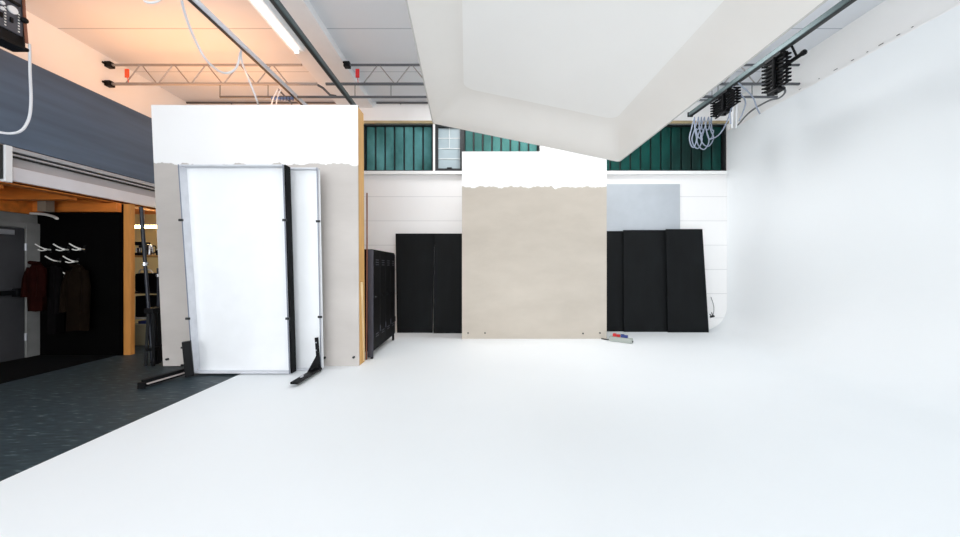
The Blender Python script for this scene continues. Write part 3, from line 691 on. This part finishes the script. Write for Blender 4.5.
# coat hooks
def hook(px, py, label, scale=1.0):
    p = P(px-3.6, py, YD-.09); p.y = YD-.02; r = thing('coat_hook', label, 'coat hook', (p.x, YD-.01, p.z), 'coat hooks on the black wall')
    obj('back_plate', B(p.x-.018, p.x+.018, YD-.014, YD-.001, p.z-.05, p.z+.06, .004), black_metal, r)
    bm = bmesh.new(); rod(bm, (p.x, YD-.01, p.z), (p.x+.02, YD-.09, p.z), .012)
    tube(bm, [(p.x+.02, YD-.09, p.z), (p.x-.06, YD-.11, p.z+.045), (p.x-.125, YD-.12, p.z+.09)], .010)
    obj('upper_arm', bm, paper_w, r)
    bm = bmesh.new(); tube(bm, [(p.x+.02, YD-.08, p.z-.005), (p.x-.035, YD-.1, p.z-.02), (p.x-.09, YD-.11, p.z-.005)], .009); obj('lower_arm', bm, paper_w, r)
    bm = bmesh.new(); ball(bm, (p.x+.02, YD-.095, p.z), .022); obj('knob', bm, paper_w, r)
rows = [(48.5, 249.5, 'white double coat hook nearest the grey door in upper row'), (66.5, 249.5, 'white double coat hook in the middle of upper row'), (82.5, 249, 'white double coat hook farthest from the grey door in upper row'),
        (58.5, 261.5, 'white double coat hook above the dark red coat, lower row'), (76, 261.5, 'white double coat hook above the olive coat, lower row')]
for a in rows: hook(*a)
for px, lab in ((62, 'faint lower hook half covered between the two coats'), (74, 'faint lower hook just over the olive coat')):
    hook(px, 276.5, lab)
def coat(label, px, py, w, h, m, seed, d=.09, YD=YD):
    rnd = random.Random(seed); top = P(px, py, YD-.16); bm = bmesh.new(); rings = []
    for i in range(11):
        t = i/10; ww = w*(.22+.78*min(1, (t*4)**.6))/2*(1-.08*t); dd = d*(.5+.5*min(1, t*5)); z = top.z-h*t
        ring = []
        for k in range(20):
            a = 2*math.pi*k/20; f = 1+.10*math.sin(5*a+seed+t*2)*(t+.2)
            ring.append(bm.verts.new((top.x+ww*math.cos(a)*f, YD-.13+dd*math.sin(a)*f, z+.012*math.sin(3*a+seed))))
        rings.append(ring)
    for a, b in zip(rings, rings[1:]):
        for k in range(20): bm.faces.new((a[k], a[(k+1) % 20], b[(k+1) % 20], b[k]))
    bm.faces.new(rings[0]); bm.faces.new(rings[-1])
    r = thing('coat', label, 'coat', (top.x, YD-.13, top.z-h), 'coats on the hooks')
    obj('body', bm, m, r, smooth=True)
    for s in (-1, 1):
        b2 = bmesh.new(); tube(b2, [(top.x+s*w*.33, YD-.14, top.z-.10), (top.x+s*w*.5, YD-.16, top.z-h*.35), (top.x+s*w*.52, YD-.18, top.z-h*.72)], .055, 10); obj('sleeve', b2, m, r, smooth=True)
    b3 = bmesh.new(); tube(b3, [(top.x-w*.13, YD-.15, top.z-.02), (top.x, YD-.22, top.z-.01), (top.x+w*.13, YD-.15, top.z-.02)], .03, 8); obj('collar', b3, m, r, smooth=True)
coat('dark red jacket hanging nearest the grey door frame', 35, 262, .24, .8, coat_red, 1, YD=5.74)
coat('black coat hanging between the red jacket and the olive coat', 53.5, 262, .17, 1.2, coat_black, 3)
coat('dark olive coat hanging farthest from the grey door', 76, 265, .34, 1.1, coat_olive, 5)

# shelf with odds and ends behind the pine post
sx0, sx1, sy0, sy1 = -7.3, -6.0, 6.62, 7.05
r = thing('storage_shelf', 'open storage shelf seen between the pine post and left flat', 'shelf', ((sx0+sx1)/2, 6.85, 0))
for x in (sx0, sx1-.03):
    for y in (sy0, sy1-.03): obj('post', B(x, x+.03, y, y+.03, -.012, 2.0, .003), black_metal, r)
for z in (.50, 1.0, 1.72): obj('shelf_board', B(sx0+.031, sx1-.031, sy0, sy1, z, z+.03, .003), pine if z > 1.5 else paper_w if z < .6 else black_metal, r)
# top shelf things
zt_ = 1.751
r = thing('kettle', 'steel jug kettle on the top shelf behind the stand pole', 'kettle', (-6.52, 6.75, zt_))
def lathe(bm, cx, cy, prof, n=18):
    rg = []
    for rr, z in prof: rg.append([bm.verts.new((cx+rr*math.cos(2*math.pi*k/n), cy+rr*math.sin(2*math.pi*k/n), z)) for k in range(n)])
    for a, b in zip(rg, rg[1:]):
        for k in range(n): bm.faces.new((a[k], a[(k+1) % n], b[(k+1) % n], b[k]))
    bm.faces.new(rg[0]); bm.faces.new(rg[-1])
bm = bmesh.new(); lathe(bm, -6.50, 6.75, [(.075, zt_), (.08, zt_+.03), (.07, zt_+.16), (.055, zt_+.21), (.02, zt_+.225)]); obj('body', bm, chrome, r, True)
bm = bmesh.new(); tube(bm, [(-6.42, 6.74, zt_+.19), (-6.36, 6.73, zt_+.17), (-6.36, 6.73, zt_+.07), (-6.42, 6.74, zt_+.04)], .013); obj('handle', bm, black_metal, r)
bm = bmesh.new(); ball(bm, (-6.5, 6.75, zt_+.235), .016); obj('lid_knob', bm, black_metal, r)
r = thing('coffee_machine', 'black coffee machine on the top shelf beside the pine post', 'coffee machine', (-6.72, 6.8, zt_))
bm = bmesh.new(); box(bm, -6.80, -6.62, 6.7, 6.9, zt_, zt_+.05, .008); box(bm, -6.80, -6.62, 6.83, 6.9, zt_+.05, zt_+.2, .008); box(bm, -6.80, -6.62, 6.7, 6.9, zt_+.2, zt_+.27, .01); obj('body', bm, black_metal, r)
bm = bmesh.new(); lathe(bm, -6.71, 6.76, [(.04, zt_+.052), (.05, zt_+.09), (.045, zt_+.15)]); obj('jug', bm, chrome, r, True)
for i, (x, m_, lab) in enumerate(((-6.30, black_metal, 'small black jar with pale lid left of the flat on the top shelf'), (-6.22, coat_red, 'small dark red jar on the top shelf nearest the flat'))):
    r = thing('jar', lab, 'jar', (x, 6.72, zt_), 'jars on the top shelf')
    bm = bmesh.new(); lathe(bm, x, 6.72, [(.035, zt_), (.037, zt_+.09), (.025, zt_+.1)]); obj('body', bm, m_, r, True)
    bm = bmesh.new(); lathe(bm, x, 6.72, [(.03, zt_+.101), (.03, zt_+.125)]); obj('lid', bm, paper_w, r, True)
bm = bmesh.new(); box(bm, -6.72, -6.30, 6.66, 7.0, 1.032, 1.40, .05); 
r = thing('equipment_bag', 'large black soft bag on the middle shelf behind the stand pole', 'bag', (-6.5, 6.8, 1.03)); obj('body', bm, coat_black, r, True)
bm = bmesh.new(); tube(bm, [(-6.66, 6.70, 1.40), (-6.6, 6.68, 1.47), (-6.45, 6.68, 1.47), (-6.38, 6.70, 1.40)], .014); obj('handle', bm, paper_w, r)
bm = bmesh.new(); box(bm, -6.72, -6.30, 6.68, 7.0, .532, .95, .02); tag(obj('black_crate', bm, black), 'black case on the lower shelf behind the stand pole', 'case')
bm = bmesh.new(); box(bm, -6.78, -6.28, 6.64, 7.0, -.01, .40, .008); tag(obj('cardboard_box', bm, cream_box), 'cream box on the floor under the storage shelf', 'box')
bm = bmesh.new(); box(bm, -6.66, -6.45, 6.68, 6.85, .401, .46, .01); tag(obj('blue_case', bm, blue_m), 'small blue case lying on the cream box', 'case')
r = thing('wall_tube_lamp', 'glowing warm tube lamp above the storage shelf', 'lamp', (-6.6, 7.15, 2.3))
bm = bmesh.new(); rod(bm, (-7.3, 7.1, 2.36), (-5.7, 7.1, 2.36), .025); obj('tube', bm, tube_warm, r)
bm = bmesh.new(); box(bm, -7.3, -5.7, 7.07, 7.13, 2.39, 2.43, .004); rod(bm, (-6.95, 7.1, 2.42), (-6.95, 7.1, 2.79), .006); rod(bm, (-5.9, 7.1, 2.42), (-5.9, 7.1, 2.79), .006); obj('housing', bm, white_pl, r)
